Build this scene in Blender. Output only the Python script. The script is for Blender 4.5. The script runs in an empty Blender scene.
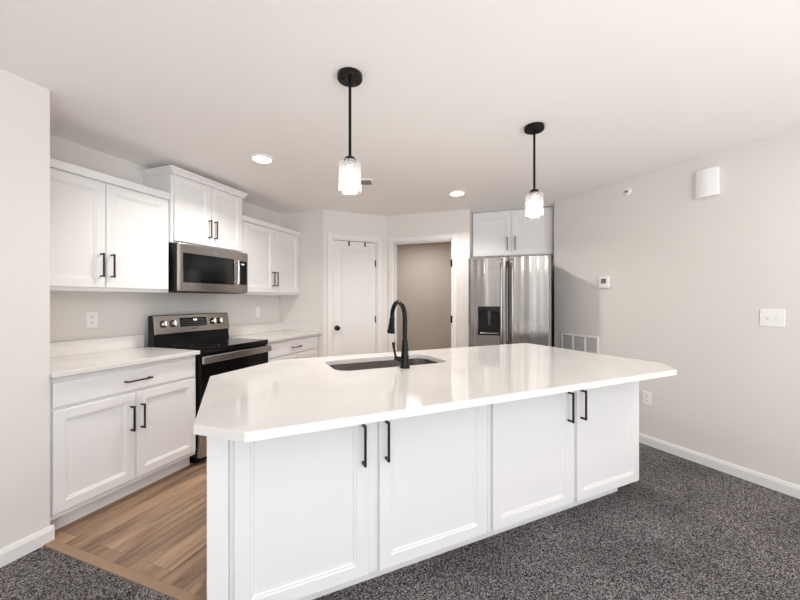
import bpy, bmesh, math
from math import pi, sin, cos, radians as R
from mathutils import Vector, Matrix

S2 = math.sqrt(0.5)
def U(u, v, z=None):
    """kitchen frame (u along the left cabinet run, v towards its wall) -> world"""
    x, y = (u - v) * S2, (u + v) * S2
    return (x, y) if z is None else (x, y, z)

CAMH = 1.31
CEIL = 2.45
scene = bpy.context.scene
COL = scene.collection

# ------------------------------------------------------------------ camera
cam = bpy.data.objects.new('camera', bpy.data.cameras.new('camera'))
COL.objects.link(cam)
cam.location = (0, 0, CAMH)
cam.rotation_euler = (R(90), 0, R(-25))
cam.data.sensor_width = 36
cam.data.lens = 352 * 36 / 800
cam.data.clip_start = 0.05
scene.camera = cam

# ------------------------------------------------------------------ world, light, exposure
w = bpy.data.worlds.new('world'); scene.world = w
w.use_nodes = True
w.node_tree.nodes['Background'].inputs['Color'].default_value = (0.86, 0.93, 1.0, 1)
w.node_tree.nodes['Background'].inputs['Strength'].default_value = 1.0

def area(name, loc, rot, sx, sy, power, color):
    d = bpy.data.lights.new(name, 'AREA'); d.shape = 'RECTANGLE'
    d.size, d.size_y, d.energy, d.color = sx, sy, power, color
    o = bpy.data.objects.new(name, d); COL.objects.link(o)
    o.location = loc; o.rotation_euler = rot
    return o
# daylight through the windows of the living room wall behind the camera
area('window_daylight', (-1.2, -5.97, 1.40), (R(90), 0, 0), 1.9, 1.6, 92, (0.86, 0.93, 1.0))
area('window_daylight', (1.7, -5.97, 1.15), (R(90), 0, 0), 2.6, 2.0, 60, (0.86, 0.93, 1.0))
# added upward fill lights behind the camera, standing in for bounced daylight
area('low_up_fill', (0.8, -2.8, 0.25), (R(180), 0, 0), 4.8, 4.6, 160, (1.0, 0.985, 0.975))
area('high_up_fill', (0.5, -1.9, 1.4), (R(180), 0, 0), 3.4, 2.2, 72, (1.0, 0.985, 0.975))

scene.view_settings.view_transform = 'Standard'
scene.view_settings.look = 'None'
scene.view_settings.gamma = 1
scene.view_settings.use_curve_mapping = False
scene.view_settings.exposure = 0.03
scene.cycles.use_denoising = True
scene.cycles.max_bounces = 10
scene.cycles.diffuse_bounces = 8
scene.cycles.glossy_bounces = 5
scene.cycles.transparent_max_bounces = 12
scene.cycles.sample_clamp_indirect = 6
scene.cycles.caustics_reflective = False
scene.cycles.caustics_refractive = False

# ------------------------------------------------------------------ materials
def mat(name, color, rough=0.5, metal=0.0, spec=0.5, bump=None, coat=0.0):
    m = bpy.data.materials.new(name); m.use_nodes = True
    nt = m.node_tree; b = nt.nodes['Principled BSDF']
    b.inputs['Base Color'].default_value = (*color, 1)
    b.inputs['Roughness'].default_value = rough
    b.inputs['Metallic'].default_value = metal
    b.inputs['Specular IOR Level'].default_value = spec
    b.inputs['Coat Weight'].default_value = coat
    if bump:
        sc, st, dist = bump
        tc = nt.nodes.new('ShaderNodeTexCoord')
        n = nt.nodes.new('ShaderNodeTexNoise'); n.inputs['Scale'].default_value = sc
        n.inputs['Detail'].default_value = 3
        nt.links.new(tc.outputs['Object'], n.inputs['Vector'])
        bp = nt.nodes.new('ShaderNodeBump'); bp.inputs['Strength'].default_value = st
        bp.inputs['Distance'].default_value = dist
        nt.links.new(n.outputs['Fac'], bp.inputs['Height'])
        nt.links.new(bp.outputs['Normal'], b.inputs['Normal'])
    return m

def emit(name, color, strength):
    m = bpy.data.materials.new(name); m.use_nodes = True
    nt = m.node_tree
    nt.nodes.remove(nt.nodes['Principled BSDF'])
    e = nt.nodes.new('ShaderNodeEmission')
    e.inputs['Color'].default_value = (*color, 1); e.inputs['Strength'].default_value = strength
    nt.links.new(e.outputs[0], nt.nodes['Material Output'].inputs['Surface'])
    return m

M = {}
M['wall'] = mat('greige_wall_paint', (0.725, 0.698, 0.672), 0.75, spec=0.3, bump=(160, 0.08, 0.002))
M['hall_wall'] = mat('tan_wall_paint', (0.56, 0.51, 0.465), 0.75, spec=0.3, bump=(160, 0.08, 0.002))
M['ceiling'] = mat('knockdown_ceiling_paint', (0.90, 0.885, 0.87), 0.85, spec=0.2, bump=(26, 0.22, 0.004))
M['trim'] = mat('white_trim_paint', (0.76, 0.75, 0.74), 0.4)
M['cab'] = mat('white_cabinet_paint', (0.77, 0.768, 0.77), 0.38)
M['cab_in'] = mat('cabinet_inside', (0.70, 0.66, 0.60), 0.6)
M['black'] = mat('matte_black_metal', (0.005, 0.005, 0.005), 0.32, spec=0.22)
M['bronze'] = mat('dark_bronze_pull', (0.03, 0.024, 0.021), 0.35, metal=0.7)
M['glass_black'] = mat('black_ceramic_glass', (0.004, 0.004, 0.0045), 0.08, spec=0.4)
M['oven_black'] = mat('black_oven_glass', (0.004, 0.004, 0.0045), 0.15, spec=0.3)
M['enamel'] = mat('black_enamel', (0.005, 0.005, 0.0055), 0.35, spec=0.25)
M['plastic_white'] = mat('white_plastic', (0.86, 0.86, 0.85), 0.35)
M['slot'] = mat('dark_slot', (0.05, 0.045, 0.04), 0.6)
M['grey_lcd'] = mat('grey_screen', (0.16, 0.17, 0.16), 0.25)
M['fridge_side'] = mat('dark_grey_side_panel', (0.035, 0.035, 0.038), 0.45)
M['chrome'] = mat('chrome', (0.75, 0.74, 0.72), 0.12, metal=1)
M['grille_back'] = mat('grey_duct', (0.35, 0.33, 0.32), 0.8)
M['kitchen_digits'] = emit('clock_digits', (0.85, 0.95, 1.0), 3.0)
M['bulb'] = emit('glowing_bulb', (1.0, 0.93, 0.84), 9.0)
M['lens'] = emit('glowing_lens', (1.0, 0.95, 0.88), 12.0)

def steel(name, color, rough, wave, brush_axis):
    """brushed stainless; fine brushing along brush_axis and a slight large-scale wave of the sheet"""
    m = mat(name, color, rough, metal=1.0)
    nt = m.node_tree; b = nt.nodes['Principled BSDF']
    tc = nt.nodes.new('ShaderNodeTexCoord')
    mp = nt.nodes.new('ShaderNodeMapping')
    sc = [900, 900, 900]; sc[brush_axis] = 8
    mp.inputs['Scale'].default_value = sc
    nt.links.new(tc.outputs['Object'], mp.inputs['Vector'])
    n = nt.nodes.new('ShaderNodeTexNoise'); n.inputs['Scale'].default_value = 1.0
    nt.links.new(mp.outputs['Vector'], n.inputs['Vector'])
    mr = nt.nodes.new('ShaderNodeMapRange')
    mr.inputs['To Min'].default_value = rough * 0.94; mr.inputs['To Max'].default_value = rough * 1.06
    nt.links.new(n.outputs['Fac'], mr.inputs['Value'])
    nt.links.new(mr.outputs['Result'], b.inputs['Roughness'])
    if wave:
        mp2 = nt.nodes.new('ShaderNodeMapping'); mp2.inputs['Scale'].default_value = (wave[0], wave[0], wave[1])
        nt.links.new(tc.outputs['Object'], mp2.inputs['Vector'])
        n2 = nt.nodes.new('ShaderNodeTexNoise'); n2.inputs['Scale'].default_value = 1.0; n2.inputs['Detail'].default_value = 1
        nt.links.new(mp2.outputs['Vector'], n2.inputs['Vector'])
        bp = nt.nodes.new('ShaderNodeBump'); bp.inputs['Strength'].default_value = wave[2]; bp.inputs['Distance'].default_value = 0.02
        nt.links.new(n2.outputs['Fac'], bp.inputs['Height'])
        nt.links.new(bp.outputs['Normal'], b.inputs['Normal'])
    return m
M['steel_fridge'] = steel('brushed_steel_fridge', (0.34, 0.327, 0.315), 0.17, (9, 0.15, 1.0), 2)
M['steel'] = steel('brushed_steel', (0.47, 0.435, 0.405), 0.21, None, 0)
M['steel_bright'] = steel('bright_brushed_steel', (0.62, 0.60, 0.58), 0.2, None, 0)
M['steel_sink'] = steel('brushed_steel_sink', (0.40, 0.37, 0.35), 0.25, None, 0)

def quartz():
    m = mat('white_quartz', (0.86, 0.84, 0.81), 0.07, spec=0.5)
    nt = m.node_tree; b = nt.nodes['Principled BSDF']
    tc = nt.nodes.new('ShaderNodeTexCoord')
    n = nt.nodes.new('ShaderNodeTexNoise'); n.inputs['Scale'].default_value = 3.5; n.inputs['Detail'].default_value = 6
    nt.links.new(tc.outputs['Object'], n.inputs['Vector'])
    r = nt.nodes.new('ShaderNodeValToRGB')
    r.color_ramp.elements[0].position = 0.35; r.color_ramp.elements[0].color = (0.685, 0.665, 0.645, 1)
    r.color_ramp.elements[1].position = 0.6; r.color_ramp.elements[1].color = (0.72, 0.70, 0.68, 1)
    nt.links.new(n.outputs['Fac'], r.inputs['Fac'])
    nt.links.new(r.outputs['Color'], b.inputs['Base Color'])
    return m
M['quartz'] = quartz()

def wood_floor():
    m = mat('oak_plank_floor', (0.3, 0.2, 0.13), 0.42)
    nt = m.node_tree; b = nt.nodes['Principled BSDF']; L = nt.links.new
    tc = nt.nodes.new('ShaderNodeTexCoord')
    mp = nt.nodes.new('ShaderNodeMapping'); mp.inputs['Rotation'].default_value = (0, 0, R(-45))
    L(tc.outputs['Object'], mp.inputs['Vector'])
    br = nt.nodes.new('ShaderNodeTexBrick')
    br.offset = 0.37; br.inputs['Scale'].default_value = 1.0
    br.inputs['Brick Width'].default_value = 1.22; br.inputs['Row Height'].default_value = 0.18
    br.inputs['Mortar Size'].default_value = 0.0010; br.inputs['Mortar Smooth'].default_value = 0.2
    br.inputs['Color1'].default_value = (0.0, 0, 0, 1); br.inputs['Color2'].default_value = (1, 1, 1, 1)
    br.inputs['Mortar'].default_value = (0.3, 0.3, 0.3, 1); br.inputs['Bias'].default_value = 0
    L(mp.outputs['Vector'], br.inputs['Vector'])
    # grain: stretched noise, shifted per plank
    addv = nt.nodes.new('ShaderNodeVectorMath'); addv.operation = 'MULTIPLY_ADD'
    addv.inputs[1].default_value = (1.3, 13, 1)
    sclv = nt.nodes.new('ShaderNodeVectorMath'); sclv.operation = 'SCALE'; sclv.inputs['Scale'].default_value = 9
    L(br.outputs['Color'], sclv.inputs[0]); L(mp.outputs['Vector'], addv.inputs[0]); L(sclv.outputs[0], addv.inputs[2])
    n = nt.nodes.new('ShaderNodeTexNoise'); n.inputs['Scale'].default_value = 1.0
    n.inputs['Detail'].default_value = 7; n.inputs['Roughness'].default_value = 0.62; n.inputs['Distortion'].default_value = 0.6
    L(addv.outputs[0], n.inputs['Vector'])
    r = nt.nodes.new('ShaderNodeValToRGB')
    e = r.color_ramp.elements
    e[0].position = 0.30; e[0].color = (0.125, 0.078, 0.048, 1)
    e[1].position = 0.72; e[1].color = (0.46, 0.31, 0.205, 1)
    k = e.new(0.5); k.color = (0.31, 0.20, 0.128, 1)
    L(n.outputs['Fac'], r.inputs['Fac'])
    hs = nt.nodes.new('ShaderNodeHueSaturation')
    mr = nt.nodes.new('ShaderNodeMapRange'); mr.inputs['To Min'].default_value = 0.8; mr.inputs['To Max'].default_value = 1.2
    L(br.outputs['Color'], mr.inputs['Value']); L(mr.outputs['Result'], hs.inputs['Value']); L(r.outputs['Color'], hs.inputs['Color'])
    mx = nt.nodes.new('ShaderNodeMix'); mx.data_type = 'RGBA'
    L(br.outputs['Fac'], mx.inputs['Factor']); L(hs.outputs['Color'], mx.inputs[6]); mx.inputs[7].default_value = (0.12, 0.075, 0.05, 1)
    L(mx.outputs[2], b.inputs['Base Color'])
    bp = nt.nodes.new('ShaderNodeBump'); bp.inputs['Strength'].default_value = 0.15; bp.inputs['Distance'].default_value = 0.003
    L(n.outputs['Fac'], bp.inputs['Height']); L(bp.outputs['Normal'], b.inputs['Normal'])
    return m
M['wood'] = wood_floor()
M['strip'] = mat('oak_transition_strip', (0.30, 0.19, 0.115), 0.45, bump=(60, 0.1, 0.002))

def carpet():
    m = mat('speckled_grey_carpet', (0.1, 0.1, 0.1), 1.0, spec=0.05)
    nt = m.node_tree; b = nt.nodes['Principled BSDF']; L = nt.links.new
    tc = nt.nodes.new('ShaderNodeTexCoord')
    n = nt.nodes.new('ShaderNodeTexNoise'); n.inputs['Scale'].default_value = 230; n.inputs['Detail'].default_value = 5; n.inputs['Roughness'].default_value = 0.75
    v = nt.nodes.new('ShaderNodeTexVoronoi'); v.inputs['Scale'].default_value = 240
    big = nt.nodes.new('ShaderNodeTexNoise'); big.inputs['Scale'].default_value = 2.2; big.inputs['Detail'].default_value = 2
    for q in (n, v, big): L(tc.outputs['Object'], q.inputs['Vector'])
    # each tuft takes a yarn shade of its own: charcoal, grey or light grey
    sp = nt.nodes.new('ShaderNodeSeparateColor'); L(v.outputs['Color'], sp.inputs[0])
    ad = nt.nodes.new('ShaderNodeMath'); ad.operation = 'ADD'
    sc = nt.nodes.new('ShaderNodeMath'); sc.operation = 'MULTIPLY_ADD'; sc.inputs[1].default_value = 1.2; sc.inputs[2].default_value = -0.6
    L(n.outputs['Fac'], sc.inputs[0]); L(sp.outputs[0], ad.inputs[0]); L(sc.outputs[0], ad.inputs[1])
    r = nt.nodes.new('ShaderNodeValToRGB'); e = r.color_ramp.elements
    e[0].position = 0.12; e[0].color = (0.022, 0.020, 0.024, 1)
    e[1].position = 0.92; e[1].color = (0.38, 0.365, 0.36, 1)
    k = e.new(0.55); k.color = (0.102, 0.097, 0.098, 1)
    L(ad.outputs[0], r.inputs['Fac'])
    mr = nt.nodes.new('ShaderNodeMapRange'); mr.inputs['From Min'].default_value = 0.3; mr.inputs['From Max'].default_value = 0.7
    mr.inputs['To Min'].default_value = 0.8; mr.inputs['To Max'].default_value = 1.2
    L(big.outputs['Fac'], mr.inputs['Value'])
    hs = nt.nodes.new('ShaderNodeHueSaturation'); L(r.outputs['Color'], hs.inputs['Color']); L(mr.outputs['Result'], hs.inputs['Value'])
    # some tufts are taupe, some blue-grey
    tint = nt.nodes.new('ShaderNodeMix'); tint.data_type = 'RGBA'
    tint.inputs[6].default_value = (1.0, 0.90, 0.82, 1); tint.inputs[7].default_value = (0.88, 0.93, 1.05, 1)
    L(sp.outputs[1], tint.inputs['Factor'])
    mul = nt.nodes.new('ShaderNodeMix'); mul.data_type = 'RGBA'; mul.blend_type = 'MULTIPLY'; mul.inputs['Factor'].default_value = 1
    L(hs.outputs['Color'], mul.inputs[6]); L(tint.outputs[2], mul.inputs[7])
    L(mul.outputs[2], b.inputs['Base Color'])
    bp = nt.nodes.new('ShaderNodeBump'); bp.inputs['Strength'].default_value = 0.5; bp.inputs['Distance'].default_value = 0.006
    L(n.outputs['Fac'], bp.inputs['Height']); L(bp.outputs['Normal'], b.inputs['Normal'])
    return m
M['carpet'] = carpet()

def clear_glass(name='clear_shade_glass'):
    m = bpy.data.materials.new(name); m.use_nodes = True
    nt = m.node_tree; nt.nodes.remove(nt.nodes['Principled BSDF']); L = nt.links.new
    tr = nt.nodes.new('ShaderNodeBsdfTransparent'); tr.inputs['Color'].default_value = (0.97, 0.97, 0.97, 1)
    gl = nt.nodes.new('ShaderNodeBsdfGlossy'); gl.inputs['Roughness'].default_value = 0.03
    df = nt.nodes.new('ShaderNodeBsdfTranslucent'); df.inputs['Color'].default_value = (0.9, 0.9, 0.9, 1)
    m1 = nt.nodes.new('ShaderNodeMixShader'); m1.inputs['Fac'].default_value = 0.10
    L(tr.outputs[0], m1.inputs[1]); L(df.outputs[0], m1.inputs[2])
    m2 = nt.nodes.new('ShaderNodeMixShader'); m2.inputs['Fac'].default_value = 0.07
    L(m1.outputs[0], m2.inputs[1]); L(gl.outputs[0], m2.inputs[2])
    L(m2.outputs[0], nt.nodes['Material Output'].inputs['Surface'])
    return m
M['glass'] = clear_glass()

# ------------------------------------------------------------------ mesh helpers
def NB(): return bmesh.new()

def box(bm, x0, x1, y0, y1, z0, z1, bev=0.0, seg=1):
    t = bmesh.new()
    bmesh.ops.create_cube(t, size=1)
    bmesh.ops.scale(t, vec=(x1 - x0, y1 - y0, z1 - z0), verts=t.verts)
    bmesh.ops.translate(t, vec=((x0 + x1) / 2, (y0 + y1) / 2, (z0 + z1) / 2), verts=t.verts)
    if bev:
        bmesh.ops.bevel(t, geom=list(t.edges), offset=bev, segments=seg, affect='EDGES', profile=0.5)
    me = bpy.data.meshes.new('tmp'); t.to_mesh(me); t.free()
    bm.from_mesh(me); bpy.data.meshes.remove(me)
    return bm

def prism(bm, pts, z0, z1, bev=0.0, holes=()):
    """polygon pts (x, y) with optional holes, extruded z0..z1"""
    t = bmesh.new()
    edges = []
    for loop in [pts, *holes]:
        vs = [t.verts.new((p[0], p[1], z1)) for p in loop]
        for i in range(len(vs)):
            edges.append(t.edges.new((vs[i], vs[(i + 1) % len(vs)])))
    if holes:
        bmesh.ops.triangle_fill(t, use_beauty=True, use_dissolve=False, edges=edges)
    else:
        t.faces.new(t.verts)
    top = list(t.faces)
    r = bmesh.ops.extrude_face_region(t, geom=top)
    bmesh.ops.translate(t, vec=(0, 0, z0 - z1), verts=[g for g in r['geom'] if isinstance(g, bmesh.types.BMVert)])
    bmesh.ops.recalc_face_normals(t, faces=t.faces)
    if bev:
        es = [e for e in t.edges if len(e.link_faces) == 2 and e.calc_face_angle(0) > 0.3 and
              all(abs(v.co.z - z1) < 1e-6 for v in e.verts)]
        bmesh.ops.bevel(t, geom=es, offset=bev, segments=2, affect='EDGES', profile=0.5)
    me = bpy.data.meshes.new('tmp'); t.to_mesh(me); t.free()
    bm.from_mesh(me); bpy.data.meshes.remove(me)
    return bm

def lathe(bm, prof, seg=32, mtx=None):
    """prof = [(r, z)...] around z; r = 0 closes"""
    seg = max(seg, 24)
    rings = []
    for r, z in prof:
        if r < 1e-6:
            rings.append([bm.verts.new((0, 0, z))])
        else:
            rings.append([bm.verts.new((r * cos(2 * pi * i / seg), r * sin(2 * pi * i / seg), z)) for i in range(seg)])
    for a, b in zip(rings, rings[1:]):
        for i in range(seg):
            j = (i + 1) % seg
            if len(a) == 1 and len(b) == 1: continue
            if len(a) == 1: bm.faces.new((a[0], b[i], b[j]))
            elif len(b) == 1: bm.faces.new((a[i], a[j], b[0]))
            else: bm.faces.new((a[i], a[j], b[j], b[i]))
    if mtx is not None:
        bmesh.ops.transform(bm, matrix=mtx, verts=[v for r in rings for v in r])
    return bm

def tube(bm, pts, rad, seg=16, cap=True):
    """swept circle; rad a number or one per point"""
    seg = max(seg, 24)
    pts = [Vector(p) for p in pts]
    n = len(pts)
    rads = rad if isinstance(rad, (list, tuple)) else [rad] * n
    prev = None; rings = []
    for i in range(n):
        t = (pts[min(i + 1, n - 1)] - pts[max(i - 1, 0)]).normalized()
        if prev is None:
            a = Vector((1, 0, 0)) if abs(t.x) < 0.9 else Vector((0, 1, 0))
            u = t.cross(a).normalized()
        else:
            u = (prev - t * prev.dot(t)).normalized()
        prev = u; v = t.cross(u)
        rings.append([bm.verts.new(pts[i] + (u * cos(2 * pi * k / seg) + v * sin(2 * pi * k / seg)) * rads[i]) for k in range(seg)])
    for a, b in zip(rings, rings[1:]):
        for k in range(seg):
            bm.faces.new((a[k], a[(k + 1) % seg], b[(k + 1) % seg], b[k]))
    if cap:
        bm.faces.new(rings[0]); bm.faces.new(rings[-1])
    return bm

def obj(name, bm, m, parent=None, smooth=True, ang=20):
    bmesh.ops.recalc_face_normals(bm, faces=bm.faces)
    me = bpy.data.meshes.new(name); bm.to_mesh(me); bm.free()
    if smooth:
        me.polygons.foreach_set('use_smooth', [True] * len(me.polygons))
        me.set_sharp_from_angle(angle=R(ang))
    me.materials.append(m)
    o = bpy.data.objects.new(name, me); COL.objects.link(o)
    if parent is not None: o.parent = parent
    return o

def tag(o, label, cat, group=None):
    o['label'] = label; o['category'] = cat
    if group: o['group'] = group
    return o

def thing(name, label, cat, loc=(0, 0, 0), rotz=0, group=None):
    o = bpy.data.objects.new(name, None); COL.objects.link(o)
    o.empty_display_size = 0.1
    o.location = loc; o.rotation_euler = (0, 0, rotz)
    return tag(o, label, cat, group)

def struct(name, bm, m, parent=None, smooth=False):
    o = obj(name, bm, m, parent, smooth)
    if parent is None: o['kind'] = 'structure'
    return o

def copy_thing(root, loc, rotz=None, label=None):
    def rec(o, par):
        c = o.copy(); COL.objects.link(c)
        if par is not None: c.parent = par
        for ch in list(o.children): rec(ch, c)
        return c
    r = rec(root, None); r.location = loc
    if rotz is not None: r.rotation_euler = (0, 0, rotz)
    if label: r['label'] = label
    return r

def text_mesh(s, size, depth=0.0004):
    cu = bpy.data.curves.new('text', 'FONT'); cu.body = s; cu.size = size
    cu.align_x = 'CENTER'; cu.align_y = 'CENTER'; cu.extrude = depth
    o = bpy.data.objects.new('text', cu); COL.objects.link(o)
    me = bpy.data.meshes.new_from_object(o.evaluated_get(bpy.context.evaluated_depsgraph_get()))
    bpy.data.objects.remove(o)
    bm = bmesh.new(); bm.from_mesh(me); bpy.data.meshes.remove(me)
    return bm

ROT_A, ROT_I, ROT_D, ROT_R = R(45), 0.0, R(-45), R(-90)   # left run, island front, fridge side, right wall

# ------------------------------------------------------------------ room shell
BX = 1.655
wood_pts = [U(1.135, 3.3), U(1.135, 2.0), (-0.05, BX), (2.3, BX), (2.3, 2.38), (3.5, 2.38), (3.7, 2.8), U(7, -0.7), U(7, 3.3)]
carpet_pts = [(3.5, 2.38), (2.3, 2.38), (2.3, BX), (-0.05, BX), U(1.135, 3.0), (-4.2, 1.0), (-4.2, -6.2), (3.5, -6.2)]
struct('floor', prism(NB(), wood_pts, -0.05, 0.0), M['wood'])
struct('floor_carpet', prism(NB(), carpet_pts, -0.05, 0.0), M['carpet'])
struct('ceiling', prism(NB(), [(-4.3, -6.3), (6.5, -6.3), (6.5, 8), (-4.3, 8)], CEIL, CEIL + 0.1), M['ceiling'])
struct('trim_1', prism(NB(), [U(1.158, 2.43), U(1.112, 2.43), (-0.098, 1.112 / S2 + 0.098), (-0.098, 1.158 / S2 + 0.098)], 0.0, 0.006, 0.003), M['strip'])
struct('trim_2', box(NB(), 2.40, 3.36, 2.36, 2.40, 0.0, 0.006, 0.002), M['strip'])

VW = 3.09      # kitchen wall plane
UE = 3.83      # return wall plane
struct('wall_left', prism(NB(), [U(1.146, VW), U(3.95, VW), U(3.95, VW + .12), U(1.146, VW + .12)], 0, CEIL), M['wall'])
struct('wall_left_front', prism(NB(), [U(-1.5, 2.44), U(1.146, 2.44), U(1.146, VW + .12), U(-1.5, VW + .12)], 0, CEIL, 0), M['wall'])
struct('wall_return', prism(NB(), [U(UE, VW), (0.997, 4.419), (1.05, 4.539), U(3.95, VW)], 0, CEIL), M['wall'])
b = NB()
DX0, DX1 = 1.108, 1.724
box(b, 0.997, DX0, 4.419, 4.539, 0, CEIL); box(b, DX1, 1.865, 4.419, 4.539, 0, CEIL); box(b, DX0, DX1, 4.419, 4.539, 2.095, CEIL)
struct('wall_pantry', b, M['wall'])
DU = 4.443; DV0, DV1 = 0.905, 1.720
b = NB()
for (va, vb, za, zb) in ((0.69, DV0, 0, CEIL), (DV1, 1.806, 0, CEIL), (DV0, DV1, 2.095, CEIL)):
    prism(b, [U(DU, va), U(DU, vb), U(DU + .12, vb), U(DU + .12, va)], za, zb)
struct('wall_doorway', b, M['wall'])
struct('wall_alcove_left', prism(NB(), [U(DU + .12, 0.69), U(DU + .12, 0.80), U(4.95, .80), U(4.95, .69)], 0, CEIL), M['wall'])
struct('wall_alcove_back', prism(NB(), [U(4.95, -0.42), U(4.95, 0.80), U(5.05, .80), U(5.05, -.42)], 0, CEIL), M['wall'])
struct('wall_alcove_right', prism(NB(), [U(4.484, -0.2885), U(4.95, -0.2885), U(4.95, -.42), (3.50, 2.967)], 0, CEIL), M['wall'])
struct('wall_right', box(NB(), 3.375, 3.50, -6.2, 2.967, 0, CEIL), M['wall'])
struct('wall_hall_back', prism(NB(), [U(6.7, 0.8), U(6.7, 3.1), U(6.8, 3.1), U(6.8, 0.8)], 0, CEIL), M['hall_wall'])
struct('wall_hall_right', prism(NB(), [U(5.05, 0.8), U(5.05, 0.7), U(6.8, 0.7), U(6.8, 0.8)], 0, CEIL), M['hall_wall'])
struct('wall_hall_left', prism(NB(), [U(4.5, 3.0), U(6.7, 3.0), U(6.7, 3.1), U(4.5, 3.1)], 0, CEIL), M['hall_wall'])
struct('wall_hall_front', prism(NB(), [(1.87, 4.54), (1.05, 4.54), U(4.5, 3.1), U(4.62, 3.1), (1.95, 4.60)], 0, CEIL), M['hall_wall'])
# living room walls behind the camera, with window openings
YB = -6.0
WINS = ((-2.15, -0.25, .6, 2.2), (0.4, 3.0, .15, 2.15))
b = NB()
box(b, -3.05, -2.15, YB - .2, YB, 0, CEIL); box(b, -0.25, 0.4, YB - .2, YB, 0, CEIL); box(b, 3.0, 3.375, YB - .2, YB, 0, CEIL)
for x0, x1, za, zb in WINS:
    box(b, x0, x1, YB - .2, YB, 0, za); box(b, x0, x1, YB - .2, YB, zb, CEIL)
struct('wall_back', b, M['wall'])
struct('wall_left_back', box(NB(), -3.05, -2.88, YB, 0.62, 0, CEIL), M['wall'])
for i, (x0, x1, za, zb) in enumerate(WINS):
    b = NB()
    for (xa, xb, zc, zd) in ((x0, x0 + .05, za, zb), (x1 - .05, x1, za, zb), (x0, x1, za, za + .05), (x0, x1, zb - .05, zb), ((x0 + x1) / 2 - .03, (x0 + x1) / 2 + .03, za, zb)):
        box(b, xa, xb, YB - .10, YB - .02, zc, zd)
    struct('window_%d' % (i + 1), b, M['trim'])

# baseboards
def baseboard(name, p, q, nrm, h=0.083, t=0.014):
    """board along p->q in plan, sticking out along nrm"""
    b = NB()
    P, Q, N = Vector(p), Vector(q), Vector(nrm).normalized()
    prof = [(0, 0), (t, 0), (t, h * .72), (t * .75, h * .85), (t * .45, h), (0, h)]
    ra = [b.verts.new((*(P + N * d), z)) for d, z in prof]; rb = [b.verts.new((*(Q + N * d), z)) for d, z in prof]
    for i in range(len(prof)):
        j = (i + 1) % len(prof); b.faces.new((ra[i], ra[j], rb[j], rb[i]))
    b.faces.new(ra); b.faces.new(rb)
    return struct(name, b, M['trim'])
baseboard('baseboard_right', (3.375, 2.960), (3.375, -6.0), (-1, 0))
bb = baseboard('baseboard_left', U(-1.5, 2.44), U(1.160, 2.44), (S2, -S2))
baseboard('baseboard_left_end', U(1.146, 2.44), U(1.146, 2.50), (S2, S2), t=0.012)
baseboard('baseboard_back', (3.375, -6.0), (-2.88, -6.0), (0, 1))

# door casings
def casing(name, loc, rotz, w, h, cw=0.057, t=0.016, jd=0.125):
    """white casing plus jamb lining of an opening w wide and h high; local x across, y into the wall"""
    r = bpy.data.objects.new(name, None); COL.objects.link(r); r.location = loc; r.rotation_euler = (0, 0, rotz)
    r['kind'] = 'structure'
    b = NB()
    for (a, c) in ((-cw, 0.0), (w, w + cw)):
        box(b, a, c, -t, 0, 0, h + cw, 0.004, 2)
    box(b, 0, w, -t, 0, h, h + cw, 0.004, 2)
    obj('casing', b, M['trim'], r)
    b = NB()
    box(b, 0, .016, 0, jd, 0, h); box(b, w - .016, w, 0, jd, 0, h); box(b, .016, w - .016, 0, jd, h - .016, h)
    box(b, .016, .028, .05, .085, 0, h - .016); box(b, w - .028, w - .016, .05, .085, 0, h - .016)
    box(b, .016, w - .016, .05, .085, h - .028, h - .016)
    obj('jamb', b, M['trim'], r)
    return r
tr3 = casing('trim_3', (DX0, 4.419, 0), ROT_I, DX1 - DX0, 2.095)
tr4 = casing('trim_4', U(DU, DV1, 0), ROT_D, DV1 - DV0, 2.095)
for z in (1.78, 1.065, 0.25):
    obj('hinge', box(NB(), DV1 - DV0 - .022, DV1 - DV0 + .002, -.022, -.002, z - .045, z + .045, .003), M['black'], tr4)

# ------------------------------------------------------------------ panel doors and cabinets
PROF = [(0, 0.002), (0.002, 0), (0.055, 0), (0.059, 0.004), (0.066, 0.0045), (0.070, 0.0085), (0.082, 0.0095)]
def panel(bm, x0, x1, z0, z1, y, t, prof=PROF):
    """framed front with a moulded recessed panel; front plane at y, back at y + t"""
    def ring(ins, dep):
        return [bm.verts.new(c) for c in ((x0 + ins, y + dep, z0 + ins), (x1 - ins, y + dep, z0 + ins), (x1 - ins, y + dep, z1 - ins), (x0 + ins, y + dep, z1 - ins))]
    rings = [ring(0, t)] + [ring(*p) for p in prof]
    for a, b_ in zip(rings, rings[1:]):
        for i in range(4):
            bm.faces.new((a[i], a[(i + 1) % 4], b_[(i + 1) % 4], b_[i]))
    bm.faces.new(rings[-1]); bm.faces.new(rings[0])
    return bm

def pull(parent, x, z, L, y, vertical=True, m='bronze'):
    """square bar pull on two posts, front of door at y"""
    b = NB(); s = 0.005; pr = 0.030
    if vertical:
        box(b, x - s, x + s, y - pr - 2 * s, y - pr, z - L / 2, z + L / 2, 0.0015)
        for q in (-1, 1):
            zc = z + q * (L / 2 - 0.007); box(b, x - s, x + s, y - pr, y, zc - s, zc + s)
    else:
        box(b, x - L / 2, x + L / 2, y - pr - 2 * s, y - pr, z - s, z + s, 0.0015)
        for q in (-1, 1):
            xc = x + q * (L / 2 - 0.007); box(b, xc - s, xc + s, y - pr, y, z - s, z + s)
    return obj('handle', b, M[m], parent)

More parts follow.
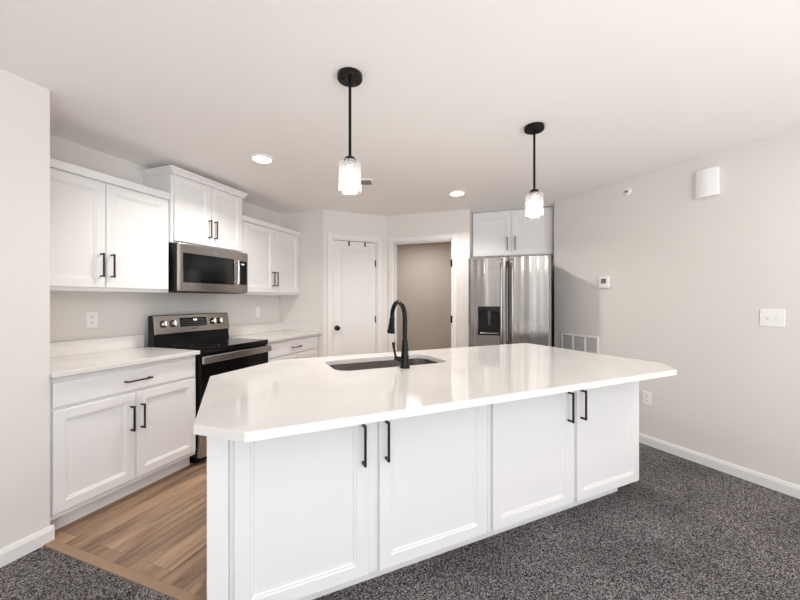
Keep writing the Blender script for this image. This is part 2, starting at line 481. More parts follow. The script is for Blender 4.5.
DT = 0.02
def cabinet(name, label, cat, loc, rotz, w, d, z0, z1, doors=(), drawers=(), toe=0, toe_in=0.075, toe_x=(0, 0), group=None, open_top=False):
    """local x across the front, y into the cabinet, face frame at y = 0, fronts at y = -DT"""
    t = thing(name, label, cat, loc, rotz, group)
    b = NB(); zb = z0 + toe; th = 0.018
    if open_top:
        box(b, 0, th, 0.001, d, zb, z1); box(b, w - th, w, 0.001, d, zb, z1)
        box(b, th, w - th, d - th, d, zb, z1); box(b, th, w - th, 0.001, d - th, zb, zb + th)
        obj('carcass', b, M['cab'], t)
        b = NB(); box(b, th, w - th, 0.001, th, zb + th, z1)
        obj('face_frame', b, M['cab'], t)
    else:
        box(b, 0, w, 0.019, d, zb, z1, 0.001)
        obj('carcass', b, M['cab'], t)
        b = NB()
        box(b, 0, w, 0, 0.019, zb, z1, 0.0015)
        obj('face_frame', b, M['cab'], t)
    if toe:
        b = NB(); box(b, toe_x[0], w - toe_x[1], toe_in, d, z0, zb)
        obj('toe_kick', b, M['cab'], t)
    for (x0, x1, za, zz, hx, hz, L) in doors:
        dr = obj('door', panel(NB(), x0, x1, za, zz, -DT, DT - .001), M['cab'], t, smooth=False)
        if L: pull(dr, hx, hz, L, -DT)
    for (x0, x1, za, zz, L) in drawers:
        dr = obj('drawer_front', panel(NB(), x0, x1, za, zz, -DT, DT - .001, [(0, .004), (.004, 0.001), (.008, 0)]), M['cab'], t, smooth=False)
        if L: pull(dr, (x0 + x1) / 2, (za + zz) / 2, L, -DT, False)
    return t

def loc(u, v, z=0): return (*U(u, v), z)

# --- upper cabinets
VU = 2.785            # face frame plane of the uppers; doors stand 2 cm in front
UZ0, UZ1 = 1.37, 2.132
ULD = VW - VU - 0.002
wl = 0.926
c = cabinet('wall_cabinet', 'white double-door wall cabinet left of the microwave', 'cabinet', loc(1.148, VU), ROT_A, wl, ULD, UZ0, UZ1,
            doors=[(.014, .4545, UZ0 + .026, UZ1 - .012, .424, 1.55, .165), (.4595, wl - .014, UZ0 + .026, UZ1 - .012, .490, 1.55, .165)],
            group='upper kitchen cabinets')
def top_trim(par, x0, x1, d, z, h=.055):
    b = NB()
    box(b, x0, x1, -.024, d, z, z + h, 0.003)
    obj('top_trim', b, M['cab'], par)
top_trim(c, 0, wl - .002, 0.02, UZ1, .055)
wr = UE - 2.840 - 0.002
c = cabinet('wall_cabinet', 'white double-door wall cabinet in the corner right of the microwave', 'cabinet', loc(2.840, VU), ROT_A, wr, ULD, UZ0, UZ1,
            doors=[(.034, .490, UZ0 + .026, UZ1 - .012, .463, 1.55, .165), (.495, wr - .034, UZ0 + .026, UZ1 - .012, .520, 1.55, .165)],
            group='upper kitchen cabinets')
top_trim(c, .002, wr, 0.02, UZ1, .055)
VM = 2.762
MZ0, MZ1 = 1.785, 2.36
wm = 0.762
c = cabinet('wall_cabinet', 'short raised white cabinet directly above the microwave, topped with crown moulding', 'cabinet', loc(2.0755, VM), ROT_A, wm, VW - VM - .002, MZ0, MZ1,
            doors=[(.022, .3785, MZ0 + .018, MZ1 - .012, .350, 1.955, .165), (.3835, wm - .014, MZ0 + .018, MZ1 - .012, .412, 1.955, .165)],
            group='upper kitchen cabinets')
# crown moulding: profile swept round left side, front, right side with mitred corners
b = NB()
prof = [(0.001, MZ1 - .010), (0.008, MZ1 - .010), (0.010, MZ1 + .004), (0.016, MZ1 + .012), (0.026, MZ1 + .026), (0.034, MZ1 + .032), (0.034, MZ1 + .043), (0.001, MZ1 + .043)]
dm = VW - VM - .002
yf = -DT
path = []
for o_, z in prof:
    path.append([b.verts.new(p) for p in ((-o_, dm, z), (-o_, yf - o_, z), (wm + o_, yf - o_, z), (wm + o_, dm, z))])
for i in range(len(path)):
    a, d_ = path[i], path[(i + 1) % len(path)]
    for k in range(3): b.faces.new((a[k], a[k + 1], d_[k + 1], d_[k]))
b.faces.new([p[0] for p in path]); b.faces.new([p[3] for p in path])
box(b, -.001, wm + .001, yf, dm, MZ1, MZ1 + .041)
obj('crown_moulding', b, M['cab'], c)
# fridge cabinet
FW = 0.968
FZ0, FZ1 = 1.862, 2.442
cabinet('wall_cabinet', 'white double-door cabinet above the refrigerator, reaching the ceiling', 'cabinet', U(4.650, 0.684, 0), ROT_D, FW, .295, FZ0, FZ1,
        doors=[(.012, .4815, FZ0 + .012, FZ1 - .03, .438, 2.02, .165), (.4865, FW - .014, FZ0 + .012, FZ1 - .03, .532, 2.02, .165)],
        group='upper kitchen cabinets')

# --- base cabinets
VB = 2.467
BD = VW - VB - .002
CT0, CT1 = 0.884, 0.914
wb = .908
cabinet('base_cabinet', 'white base cabinet left of the range, wide drawer over two doors', 'cabinet', loc(1.150, VB), ROT_A, wb, BD, 0, CT0,
        doors=[(.014, .4455, .128, .696, .415, .535, .165), (.4505, wb - .014, .128, .696, .481, .535, .165)],
        drawers=[(.014, wb - .014, .712, .852, .165)], toe=.095, toe_in=.063, group='base kitchen cabinets')
wb2 = UE - 2.852 - .002
cabinet('base_cabinet', 'white corner base cabinet between the range and the pantry door', 'cabinet', loc(2.852, VB + .028), ROT_A, wb2, BD - .028, 0, CT0,
        doors=[(.04, .505, .128, .696, .475, .535, .165), (.51, wb2 - .034, .128, .696, .54, .535, .165)],
        drawers=[(.04, wb2 - .034, .712, .852, .165)], toe=.095, toe_in=.063, group='base kitchen cabinets')
# counters on the left run: local frame of loc(u0, 2.42): y from the front edge
VC = 2.42
cd = VW - VC - .001
def counter(label, u0, u1, end, VC=VC):
    cd = VW - VC - .001
    t = thing('countertop', label, 'countertop', loc(u0, VC), ROT_A, 'counters along the left wall')
    w_ = u1 - u0
    obj('slab', box(NB(), 0, w_, 0, cd, CT0 + .0005, CT1, .003, 2), M['quartz'], t, smooth=False)
    obj('backsplash', box(NB(), 0, w_, cd - .035, cd, CT1, CT1 + .105, .002), M['quartz'], t)
    if end:
        obj('side_splash', box(NB(), w_ - .02, w_, .02, cd - .035, CT1, CT1 + .105, .002), M['quartz'], t)
counter('white quartz countertop with backsplash left of the range', 1.149, 2.062, False)
counter('white quartz countertop with backsplash in the corner right of the range', 2.852, UE - .001, True, VC + .028)

# ------------------------------------------------------------------ range
rw = .783
g = thing('range', 'black and stainless freestanding electric range with glass cooktop', 'stove', loc(2.066, 2.435), ROT_A)
b = NB()
box(b, 0, rw, .035, .62, .06, .895, .003)
box(b, .02, rw - .02, .07, .62, .0, .06)
obj('body', b, M['enamel'], g)
b = NB()
box(b, -.002, rw + .002, 0.0, .60, .895, .917, .004, 2)
obj('cooktop', b, M['glass_black'], g)
rg = mat('printed_ring', (0.07, 0.07, 0.07), 0.3)
for (x, y, r) in ((.2, .17, .115), (.56, .17, .09), (.2, .43, .075), (.56, .43, .105)):
    b = NB()
    lathe(b, [(r, .9171), (r, .9174), (r - .004, .9174), (r - .004, .9171), (r, .9171)], 48, Matrix.Translation((x, y, 0)))
    obj('burner_ring', b, rg, g)
b = NB()
box(b, .004, rw - .004, 0.0, .033, .868, .894, .003)
obj('front_rail', b, M['oven_black'], g)
dr = obj('oven_door', box(NB(), .004, rw - .004, -.005, .033, .285, .864, .005, 2), M['oven_black'], g)
b = NB(); box(b, .10, rw - .10, -.0065, -.005, .40, .70, .0005); obj('window', b, M['glass_black'], dr)
b = NB()
box(b, .0, rw - .002, -.044, -.024, .803, .864, .007, 2)
for x in (.035, rw - .065): box(b, x, x + .03, -.026, -.004, .815, .852, .003)
obj('handle', b, M['steel_bright'], dr)
obj('drawer', box(NB(), .004, rw - .004, -.008, .033, .055, .278, .006, 2), M['steel'], g)
# backguard
b = NB()
prof = [(.505, .917), (.582, .917), (.582, 1.172), (.542, 1.180), (.527, 1.176), (.514, 1.03), (.514, 1.0)]
def side_prism(b, prof, x0, x1):
    a = [b.verts.new((x0, y, z)) for y, z in prof]; c = [b.verts.new((x1, y, z)) for y, z in prof]
    n = len(prof)
    for i in range(n): b.faces.new((a[i], a[(i + 1) % n], c[(i + 1) % n], c[i]))
    b.faces.new(a); b.faces.new(c)
side_prism(b, prof, 0.0, rw)
bg = obj('backguard', b, M['enamel'], g, smooth=False)
# slanted stainless control panel with pieces in its own frame
PA = Vector((0, .493, 1.016)); PB = Vector((0, .523, 1.176))
up = (PB - PA).normalized(); PH = (PB - PA).length
nr = Vector((0, -up.z, up.y))
PM = Matrix(((1, 0, 0, 0), (0, up.y, nr.y, PA.y), (0, up.z, nr.z, PA.z), (0, 0, 0, 1)))    # local: x, up the panel, outwards
def on_panel(b): bmesh.ops.transform(b, matrix=PM, verts=b.verts); return b
cp = obj('control_panel', on_panel(box(NB(), .002, rw - .002, 0, PH, -.018, 0, .004, 2)), M['steel'], g)
obj('display', on_panel(box(NB(), .235, .512, .052, .135, 0, .0015, .0006)), M['glass_black'], cp)
b = text_mesh('4:28', .024); bmesh.ops.translate(b, vec=(.388, .112, .0022), verts=b.verts)
obj('clock_digits', on_panel(b), M['kitchen_digits'], cp, smooth=False)
b = NB()
for r_ in range(3):
    for k in range(9):
        x = .253 + k * .029
        if r_ == 2 and 3 <= k <= 5: continue
        box(b, x, x + .012, .064 + r_ * .022, .068 + r_ * .022, .0015, .0019)
obj('button_print', on_panel(b), mat('grey_print', (.25, .26, .27), .5), cp)
b = NB()
for k in range(6): box(b, .343 + k * .0105, .350 + k * .0105, .026, .037, 0, .0008)
obj('badge', on_panel(b), M['slot'], cp)
for x in (.083, .170, .585, .662):
    b = NB()
    lathe(b, [(0.0, .001), (.031, .001), (.031, .006), (.029, .008), (0, .008)], 28, Matrix.Translation((x, .088, 0)))
    k_ = obj('knob', on_panel(b), M['enamel'], cp)
    b = NB()
    lathe(b, [(0.0, .008), (.026, .008), (.024, .028), (.021, .032), (0, .032)], 28, Matrix.Translation((x, .088, 0)))
    box(b, x - .0045, x + .0045, .064, .112, .030, .040, .002)
    obj('knob_cap', on_panel(b), M['chrome'], k_)

# ------------------------------------------------------------------ microwave
g = thing('microwave', 'stainless over-the-range microwave with black glass door', 'microwave', loc(2.084, 2.672, 0), ROT_A)
mw = .745; mz0, mz1 = 1.376, 1.781
obj('body', box(NB(), 0, mw, .034, VW - 2.672 - .003, mz0, mz1, .003), M['enamel'], g)
b = NB()
box(b, 0, mw, 0.0, .034, mz0 + .006, mz1, .006, 2)
dr = obj('front_frame', b, M['steel'], g)
obj('door_glass', box(NB(), .028, .565, -.004, .002, mz0 + .080, mz1 - .078, .002), M['glass_black'], dr)
obj('window', box(NB(), .09, .50, -.0052, -.004, mz0 + .115, mz1 - .12, .0005), mat('microwave_window', (.008, .008, .009), .10, spec=.4), dr)
obj('control_panel', box(NB(), .622, .728, -.004, .002, mz0 + .085, mz1 - .085, .002), M['glass_black'], dr)
b = text_mesh('4:28', .020); bmesh.ops.rotate(b, cent=(0, 0, 0), matrix=Matrix.Rotation(R(90), 3, 'X'), verts=b.verts)
bmesh.ops.translate(b, vec=(.672, -.0048, mz1 - .118), verts=b.verts)
obj('clock_digits', b, M['kitchen_digits'], dr, smooth=False)
b = NB()
tube(b, [(.585, -.034, mz0 + .088), (.585, -.037, mz0 + .13), (.585, -.037, mz1 - .13), (.585, -.034, mz1 - .088)], .012, 14)
for z in (mz0 + .105, mz1 - .105): tube(b, [(.585, -.034, z), (.585, .0, z)], .009, 12)
obj('handle', b, M['chrome'], dr)
b = NB()
lathe(b, [(.012, 0), (.012, .0012), (.008, .0012), (.008, 0), (.012, 0)], 24, Matrix.Translation((.352, 0, mz1 - .046)) @ Matrix.Rotation(R(90), 4, 'X') @ Matrix.Scale(1.3, 4, (1, 0, 0)))
obj('emblem', b, M['chrome'], dr)
b = NB()
for k in range(8): box(b, .06 + k * .08, .12 + k * .08, .08, .14, mz0 - .002, mz0 + .001)
obj('vent_grille', b, M['slot'], g)

# ------------------------------------------------------------------ refrigerator
fw = .853; fh = 1.775
g = thing('refrigerator', 'stainless french-door refrigerator with black water dispenser', 'refrigerator', U(3.95, .628, 0), ROT_D)
obj('cabinet_body', box(NB(), .004, fw + .006, .075, .80, .02, fh - .012, .004), M['fridge_side'], g)
for x in (.03, fw - .08):
    for y in (.12, .72):
        obj('foot', lathe(NB(), [(0, 0), (.02, 0), (.02, .02), (0, .02)], 16, Matrix.Translation((x + .025, y, 0))), M['black'], g)
def fdoor(x0, x1, z0, z1):
    """door with a softly bowed front"""
    b = NB(); n = 16; y1 = .07
    front = []
    for i in range(n + 1):
        s = i / n; x = x0 + (x1 - x0) * s
        e = min(s, 1 - s) * (x1 - x0)
        y = .012 * (1 - min(1, e / .012)) ** 2 + .006 * (2 * s - 1) ** 2
        front.append((x, y))
    prism(b, front + [(x1, y1), (x0, y1)], z0, z1, .003)
    return b
mid = fw / 2
ld = obj('door', fdoor(0, mid - .005, .765, fh), M['steel_fridge'], g)
rd = obj('door', fdoor(mid + .005, fw, .765, fh), M['steel_fridge'], g)
fz = obj('freezer_drawer', fdoor(0, fw, .06, .755), M['steel_fridge'], g)
for par, x in ((ld, mid - .070), (rd, mid + .046)):
    b = NB()
    zs = [.80, .812, .84, .90, 1.27, 1.64, 1.70, 1.728, 1.74]
    ys = [.004, -.018, -.034, -.040, -.042, -.040, -.034, -.018, .004]
    tube(b, [(x, y, z) for y, z in zip(ys, zs)], [.016, .015, .014, .013, .013, .013, .014, .015, .016], 16)
    obj('handle', b, M['steel_fridge'], par, ang=40)
b = NB()
tube(b, [(.06, .004, .69), (.07, -.035, .69), (.12, -.05, .69), (fw - .12, -.05, .69), (fw - .07, -.035, .69), (fw - .06, .004, .69)], .013, 14)
obj('handle', b, M['steel_fridge'], fz)
# dispenser
b = NB()
x0, x1, z0, z1 = .108, .350, .925, 1.24
box(b, x0, x1, -.010, .006, z1 - .055, z1, .002)
box(b, x0, x0 + .012, -.010, .006, z0, z1 - .055); box(b, x1 - .012, x1, -.010, .006, z0, z1 - .055); box(b, x0, x1, -.010, .006, z0, z0 + .014)
dp = obj('dispenser', b, M['glass_black'], ld)
obj('recess', box(NB(), x0 + .012, x1 - .012, -.0035, .005, z0 + .014, z1 - .055), mat('dispenser_cavity', (.006, .006, .0065), .6, spec=.2), dp)
b = NB()
box(b, .213, .245, -.010, .002, z1 - .13, z1 - .05, .004); box(b, .219, .239, -.006, .003, z1 - .2, z1 - .13, .003)
obj('paddle', b, mat('dark_grey_paddle', (.05, .05, .053), .3), dp)
b = NB(); box(b, x0 + .02, x1 - .02, -.012, .004, z0 + .014, z0 + .026, .003)
obj('drip_tray', b, mat('dispenser_tray', (.03, .03, .032), .3), dp)
for x in (.01, fw - .11):
    obj('hinge_cover', box(NB(), x, x + .10, .02, .14, fh - .012, fh + .006, .004), M['fridge_side'], g)

# ------------------------------------------------------------------ island
IY = 1.467
IX0, IXM, IX1 = -0.023, 1.186, 2.434
iz0, iz1 = .112, .872
w1 = IXM - IX0; w2 = IX1 - IXM
zh = .690
cabinet('island_cabinet', 'white island cabinet at the left end, its two handles split by a wide stile', 'cabinet', (IX0, IY, 0), ROT_I, w1 - .001, .30, 0, CT0,
        doors=[(.017, .548, iz0, iz1, .520, zh, .176), (.598, 1.188, iz0, iz1, .628, zh, .176)],
        toe=.10, toe_in=.09, group='island cabinets')
cabinet('island_cabinet', 'white island cabinet at the right end nearest the outlet wall', 'cabinet', (IXM, IY, 0), ROT_I, w2, .30, 0, CT0,
        doors=[(.021, .599, iz0, iz1, .571, zh, .176), (.649, w2 - .006, iz0, iz1, .679, zh, .176)],
        toe=.10, toe_in=.09, toe_x=(0, .062), group='island cabinets')
# kitchen side: sink base and two more, facing away
IYB = 2.41
def back_cab(label, xr, xl, **k):
    w_ = xr - xl
    return cabinet('island_cabinet', label, 'cabinet', (xr, IYB, 0), pi, w_, IYB - IY - .302, 0, CT0,
                   doors=[(.014, w_ / 2 - .002, .112, .672, w_ / 2 - .035, .56, .165), (w_ / 2 + .002, w_ - .014, .112, .672, w_ / 2 + .035, .56, .165)],
                   drawers=[(.014, w_ - .014, .69, .852, 0 if k.get('open_top') else .165)], toe=.1, toe_in=.07, group='island cabinets', **k)
back_cab('white island cabinet under the sink, facing the range', 1.34, .41, open_top=True)
back_cab('white island cabinet right of the sink, facing the refrigerator', IX1, 1.342)
t = thing('end_panel', 'tall white end post at the left corner of the island by the wood floor', 'panel', (-.096, IY - .012, 0), 0)
b = NB(); box(b, 0, .072, 0, .58, 0, CT0, .002)
obj('post', b, M['cab'], t)
b = NB(); box(b, .072, .40, .318, .58, .10, CT0 - .001, .002); obj('filler', b, M['cab'], t)

# counter with chamfered corners and sink hole
def rrect(x0, x1, y0, y1, r, n=8):
    pts = []
    for cx, cy, a0 in ((x1 - r, y1 - r, 0), (x0 + r, y1 - r, 90), (x0 + r, y0 + r, 180), (x1 - r, y0 + r, 270)):
        for i in range(n + 1):
            a = R(a0 + 90 * i / n); pts.append((cx + r * cos(a), cy + r * sin(a)))
    return pts
SX0, SX1, SY0, SY1 = .512, 1.248, 1.905, 2.285
outline = [(-.122, 1.290), (.024, 1.148), (2.272, 1.148), (2.426, 1.305), (2.430, 2.452), (.262, 2.452), (-.122, 2.075)]
b = prism(NB(), outline, CT0 + .0005, CT1, .003, holes=[rrect(SX0, SX1, SY0, SY1, .085)])
o = obj('island_countertop', b, M['quartz'], None, smooth=False)
tag(o, 'large glossy white quartz island top with clipped corners and a sink cutout', 'countertop')

# sink
g = thing('sink', 'undermount stainless sink set in the island top', 'sink', (0, 0, 0), 0)
def bowl(x0, x1, y0, y1, z0, z1, r):
    b = NB()
    def ring(off, z, rr):
        return [b.verts.new((x, y, z)) for x, y in rrect(x0 + off, x1 - off, y0 + off, y1 - off, max(rr, .01))]
    spec = [(-.002, z0 - .002, r), (-.002, z1, r + .002), (0.0, z1, r), (.004, z0 + .04, r - .004), (.014, z0 + .010, r - .012), (.035, z0, r - .03)]
    rings = [ring(*s) for s in spec]
    n = len(rings[0])
    for a, c in zip(rings, rings[1:]):
        for i in range(n): b.faces.new((a[i], a[(i + 1) % n], c[(i + 1) % n], c[i]))
    b.faces.new(rings[-1]); b.faces.new(rings[0])
    return b
bz = .68
for (x0, x1) in ((SX0 + .004, SX1 - .004),):
    bo = obj('bowl', bowl(x0, x1, SY0 + .004, SY1 - .004, bz, CT0 - .0005, .08), M['steel_sink'], g)
    b = NB()
    lathe(b, [(.0, bz + .001), (.045, bz + .001), (.045, bz + .004), (.036, bz + .005), (.030, bz + .002), (0, bz + .002)], 24, Matrix.Translation(((x0 + x1) / 2, (SY0 + SY1) / 2, 0)))
    obj('drain', b, M['chrome'], bo)

# faucet
FX, FY = .895, 1.852
g = thing('faucet', 'matte black gooseneck faucet standing on the island beside the sink', 'faucet', (FX, FY, CT1), 0)
b = NB()
lathe(b, [(0, 0), (.030, 0), (.030, .006), (.0265, .010), (.0255, .03), (.021, .09), (.0175, .135), (.017, .16), (.0145, .162), (0, .162)], 32)
obj('base', b, M['black'], g, ang=40)
b = NB()
pts = [(0, 0, .158), (0, 0, .20), (0, 0, .27)]
rr = .0925; zc = .290
for i in range(0, 17):
    a = pi - i * (pi + .10) / 16
    pts.append((0, rr + rr * cos(a), zc + rr * sin(a)))
tube(b, pts, .0135, 18)
obj('spout', b, M['black'], g, ang=40)
e = Vector(pts[-1]); dvec = Vector((0, .22, -1)).normalized()
b = NB()
ps = [e + dvec * s for s in (-.012, .0, .004, .035, .085, .095, .096)]
tube(b, ps, [.0145, .0150, .0165, .0175, .0245, .0255, .022], 22)
obj('spray_head', b, M['black'], g, ang=40)
b = NB()
tube(b, [(-.015, 0, .048), (-.045, 0.0, .056), (-.062, 0, .062)], [.014, .0135, .012], 16)
lev = obj('handle_hub', b, M['black'], g)
b = NB()
tube(b, [(-.056, .0, .060), (-.062, .002, .085), (-.068, .004, .115), (-.071, .005, .150), (-.0712, .005, .153)], [.007, .0065, .007, .0095, .006], 14)
obj('lever', b, M['black'], lev, ang=40)

# ------------------------------------------------------------------ pantry door
g = bpy.data.objects.new('door_1', None); COL.objects.link(g); g.location = (DX0 + .019, 4.431, 0); g['kind'] = 'structure'
dw = DX1 - DX0 - .038
b = panel(NB(), 0, dw, .012, 2.073, 0, .035, [(0, 0), (.100, 0), (.106, .004), (.114, .005), (.122, .009), (.135, .010)])
obj('slab', b, M['trim'], g, smooth=False)
b = NB()
mt = Matrix.Translation((.046, 0, .952)) @ Matrix.Rotation(R(90), 4, 'X')
lathe(b, [(0, 0), (.033, 0), (.033, .006), (.014, .010), (.012, .032), (.024, .040), (.030, .052), (.027, .064), (.015, .071), (0, .072)], 28, mt)
obj('knob', b, M['black'], g, ang=40)
for z in (1.80, 1.05, .25):
    b = NB(); box(b, dw - .012, dw + .018, -.010, -.001, z - .045, z + .045, .003)
    obj('hinge', b, M['black'], g)
for x in (.205, .425):
    h = NB(); box(h, x - .008, x + .008, -.012, -.001, 2.015, 2.076, .002); box(h, x - .008, x + .008, -.03, -.012, 2.015, 2.028, .002)
    o = obj('door_hook', h, M['black'], None); o.location = g.location
    tag(o, 'small black over-door hook, %s of the pair on the pantry door top' % ('left' if x < .3 else 'right'), 'hook', 'hooks on the pantry door')

# ------------------------------------------------------------------ pendants and ceiling lights
def pendant(label, x, y):
    g = thing('pendant_lamp', label, 'lamp', (x, y, CEIL), 0, 'pendants over the island')
    b = NB(); lathe(b, [(0, 0), (.0625, 0), (.0625, -.022), (.060, -.026), (.0, -.027)], 40)
    cn = obj('canopy', b, M['black'], g)
    for s in (-1, 1):
        obj('canopy_screw', lathe(NB(), [(0, -.027), (.005, -.027), (.004, -.034), (0, -.035)], 12, Matrix.Translation((s * .035, 0, 0))), M['black'], cn)
    b = NB(); tube(b, [(0, 0, -.026), (0, 0, -.428)], .0075, 14)
    obj('rod', b, M['black'], g)
    b = NB(); lathe(b, [(0, -.411), (.012, -.412), (.026, -.420), (.033, -.433), (.033, -.438), (0, -.438)], 28)
    cap = obj('cap', b, M['black'], g)
    b = NB(); lathe(b, [(0, -.441), (.026, -.441), (.026, -.464), (.020, -.467), (0, -.467)], 28)
    obj('socket', b, M['steel'], g)
    b = NB()
    r = .057
    lathe(b, [(.012, -.4395), (.044, -.4398), (r - .004, -.441), (r, -.447), (r, -.592), (r - .003, -.592), (r - .003, -.448), (r - .006, -.4445), (.044, -.4430), (.012, -.4428), (.012, -.4395)], 48)
    obj('lamp_shade', b, M['glass'], g, ang=40)
    b = NB()
    lathe(b, [(0, -.468), (.015, -.468), (.017, -.482), (.030, -.500), (.042, -.520), (.046, -.544), (.042, -.566), (.030, -.579), (.014, -.584), (0, -.585)], 28)
    obj('bulb', b, M['bulb'], g, ang=40)
    d = bpy.data.lights.new('pendant_light', 'POINT'); d.energy = 3.6; d.color = (1, .94, .88); d.shadow_soft_size = .008
    l = bpy.data.objects.new('pendant_light', d); COL.objects.link(l); l.location = (x, y, CEIL - .600)
    return g
pendant('black rod pendant with glass cylinder shade over the sink end of the island', .524, 1.724)
pendant('black rod pendant with glass cylinder shade hanging in front of the refrigerator cabinet', 1.778, 1.724)

def downlight(label, x, y, p=17):
    g = thing('recessed_light', label, 'ceiling light', (x, y, CEIL), 0, 'recessed kitchen ceiling lights')
    b = NB(); lathe(b, [(.070, -.0005), (.098, -.0005), (.098, -.004), (.090, -.010), (.074, -.012), (.070, -.008), (.070, -.0005)], 48)
    obj('trim_ring', b, M['plastic_white'], g)
    b = NB(); lathe(b, [(0, -.0005), (.0695, -.0005), (.0695, -.009), (0, -.0095)], 40)
    obj('lens', b, M['lens'], g)
    d = bpy.data.lights.new('recessed_lamp', 'AREA'); d.shape = 'DISK'; d.size = .13; d.energy = p; d.color = (1, .955, .90); d.spread = R(140)
    l = bpy.data.objects.new('recessed_lamp', d); COL.objects.link(l); l.location = (x, y, CEIL - .012)
downlight('round recessed ceiling light above the range side of the kitchen', .191, 3.04)
downlight('round recessed ceiling light above the walkway to the refrigerator', 2.135, 3.142, 17)
d = bpy.data.lights.new('hall_ceiling_lamp', 'AREA'); d.shape = 'DISK'; d.size = .3; d.energy = 17; d.color = (1, .95, .90)
l = bpy.data.objects.new('hall_ceiling_lamp', d); COL.objects.link(l); l.location = U(5.8, 1.9, CEIL - .03)

# unseen fill light added right of the camera to brighten the right wall
d = bpy.data.lights.new('right_wall_fill', 'AREA'); d.shape = 'DISK'; d.size = .16; d.energy = 9; d.color = (1, .93, .85)
l = bpy.data.objects.new('right_wall_fill', d); COL.objects.link(l); l.location = (2.35, 0.1, CEIL - .02)

# ceiling register
g = thing('ceiling_vent', 'white slotted air register in the ceiling behind the nearer pendant shade', 'vent', (1.06, 3.26, CEIL), R(-25))
b = NB()
box(b, -.16, .16, -.09, -.07, -.008, 0, .002); box(b, -.16, .16, .07, .09, -.008, 0, .002)
box(b, -.16, -.14, -.07, .07, -.008, 0, .002); box(b, .14, .16, -.07, .07, -.008, 0, .002)
obj('frame', b, M['plastic_white'], g)
obj('duct', box(NB(), -.14, .14, -.07, .07, -.002, -.0005), M['slot'], g)
for k in range(5):
    y = -.055 + k * .0275
    b = NB(); box(b, -.14, .14, y - .004, y + .004, -.0075, -.0025, .001)
    obj('louver', b, M['grille_back'], g)

# ------------------------------------------------------------------ right wall fittings (local: x towards -Y, y into the wall)
XW = 3.375
def rwall(y, z): return (XW, y, z)
# door chime: bowed cover
g = thing('door_chime', 'white bowed door chime box high on the right wall', 'door chime', rwall(1.486, 2.228), ROT_R)
b = NB(); n = 14
top = [(-.072 + .144 * i / n, -.032 - .016 * (1 - (2 * i / n - 1) ** 2)) for i in range(n + 1)]
prism(b, [(-.072, -.0005)] + top + [(.072, -.0005)], -.108, .108, .004)
obj('cover', b, M['plastic_white'], g)
g = thing('sprinkler_head', 'small round white sidewall sprinkler head near the ceiling', 'sprinkler', rwall(2.118, 2.337), ROT_R)
mt = Matrix.Rotation(R(90), 4, 'X')
b = NB(); lathe(b, [(0, .0005), (.036, .0005), (.036, .003), (.028, .010), (.014, .012), (0, .012)], 32, mt); obj('escutcheon', b, M['plastic_white'], g)
b = NB(); lathe(b, [(0, .012), (.010, .012), (.010, .017), (.004, .018), (.004, .024), (0, .024)], 20, mt); obj('nozzle', b, M['chrome'], g)
b = NB(); box(b, -.013, .013, -.026, -.0235, -.006, .008, .001); obj('deflector', b, M['slot'], g)
g = thing('thermostat', 'small square white thermostat with a dark screen', 'thermostat', rwall(2.344, 1.487), ROT_R)
obj('case', box(NB(), -.054, .054, -.024, -.0005, -.056, .056, .006, 3), M['plastic_white'], g)
obj('screen', box(NB(), -.028, .028, -.0255, -.023, -.012, .038, .001), M['grey_lcd'], g)
g = thing('light_switch', 'white double switch plate at the right edge of the right wall', 'light switch', rwall(1.122, 1.186), ROT_R)
obj('plate', box(NB(), -.064, .064, -.006, -.0005, -.062, .062, .003, 2), M['plastic_white'], g)
for x in (-.023, .023):
    b = NB(); box(b, x - .0055, x + .0055, -.007, -.005, -.013, .013)
    tg = obj('toggle_frame', b, mat('toggle_gap', (.62, .61, .6), .5), g)
    b = NB(); box(b, x - .004, x + .004, -.016, -.006, -.002 if x < 0 else -.011, .011 if x < 0 else .002, .0015)
    obj('toggle', b, M['plastic_white'], tg)

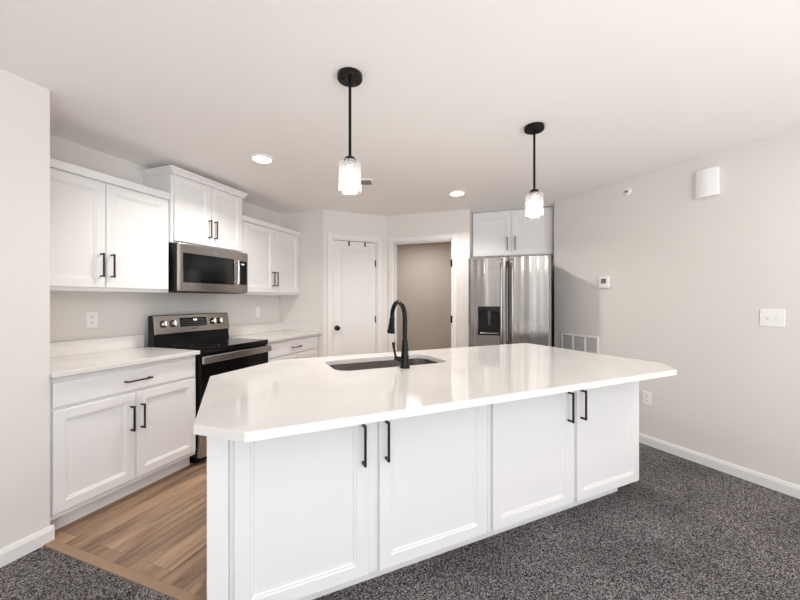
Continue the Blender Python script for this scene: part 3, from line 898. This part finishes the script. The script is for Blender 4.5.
def outlet(label, loc_, rot, kind=0):
    g = thing('wall_outlet', label, 'outlet', loc_, rot, 'white wall outlets')
    obj('plate', box(NB(), -.038, .038, -.006, -.0005, -.060, .060, .003, 2), M['plastic_white'], g)
    if kind == 0:
        for zc in (-.021, .021):
            b = NB(); prism(b, rrect(-.0165, .0165, -.014, .014, .010, 5), 0, .0025)
            bmesh.ops.rotate(b, cent=(0, 0, 0), matrix=Matrix.Rotation(R(90), 3, 'X'), verts=b.verts)
            bmesh.ops.translate(b, vec=(0, -.006, zc), verts=b.verts)
            rc = obj('receptacle', b, M['plastic_white'], g)
            b = NB()
            box(b, -.008, -.0055, -.0092, -.0080, zc - .001, zc + .008); box(b, .0055, .008, -.0092, -.0080, zc - .001, zc + .007)
            box(b, -.0025, .0025, -.0092, -.0080, zc - .010, zc - .005)
            obj('slots', b, M['slot'], rc)
    else:
        b = NB(); box(b, -.0165, .0165, -.0085, -.005, -.033, .033, .001)
        obj('rocker', b, M['plastic_white'], g)
    return g
outlet('white duplex outlet low on the right wall beside the island', rwall(1.941, .42), ROT_R)
outlet('white duplex outlet above the counter left of the range', U(1.698, VW, 1.160), ROT_A)
outlet('white wall plate above the corner counter right of the range', U(3.428, VW, 1.166), ROT_A, 1)
outlet('white outlet low on the tan wall seen through the doorway', U(6.7, 1.205, .42), ROT_D)

# return air grille
g = thing('return_grille', 'white return air grille with three louvered bays low on the right wall', 'vent', rwall(2.640, .685), ROT_R)
b = NB(); gw, gh = .232, .25
box(b, -gw, gw, -.010, -.0005, gh - .022, gh, .002); box(b, -gw, gw, -.010, -.0005, -gh, -gh + .022, .002)
for x in (-gw, -gw + .1476, -gw + .2952, gw - .022): box(b, x, x + .022, -.010, -.0005, -gh + .022, gh - .022, .002)
obj('frame', b, M['plastic_white'], g)
obj('duct', box(NB(), -gw + .02, gw - .02, -.0025, -.0008, -gh + .02, gh - .02), M['grille_back'], g)
lm = mat('grille_louver', (.62, .60, .59), .5)
for k in range(3):
    x0 = -gw + .0225 + k * .1476
    b = NB(); nz = 34
    for i in range(nz):
        z = -gh + .026 + i * (2 * gh - .052) / nz
        vs = [b.verts.new(p) for p in ((x0, -.0075, z), (x0 + .1245, -.0075, z), (x0 + .1245, -.003, z + .009), (x0, -.003, z + .009))]
        b.faces.new(vs)
        vs = [b.verts.new(p) for p in ((x0, -.0085, z + .001), (x0 + .1245, -.0085, z + .001), (x0 + .1245, -.004, z + .010), (x0, -.004, z + .010))]
        b.faces.new(vs)
    lo = obj('louvers', b, lm, g, smooth=False)
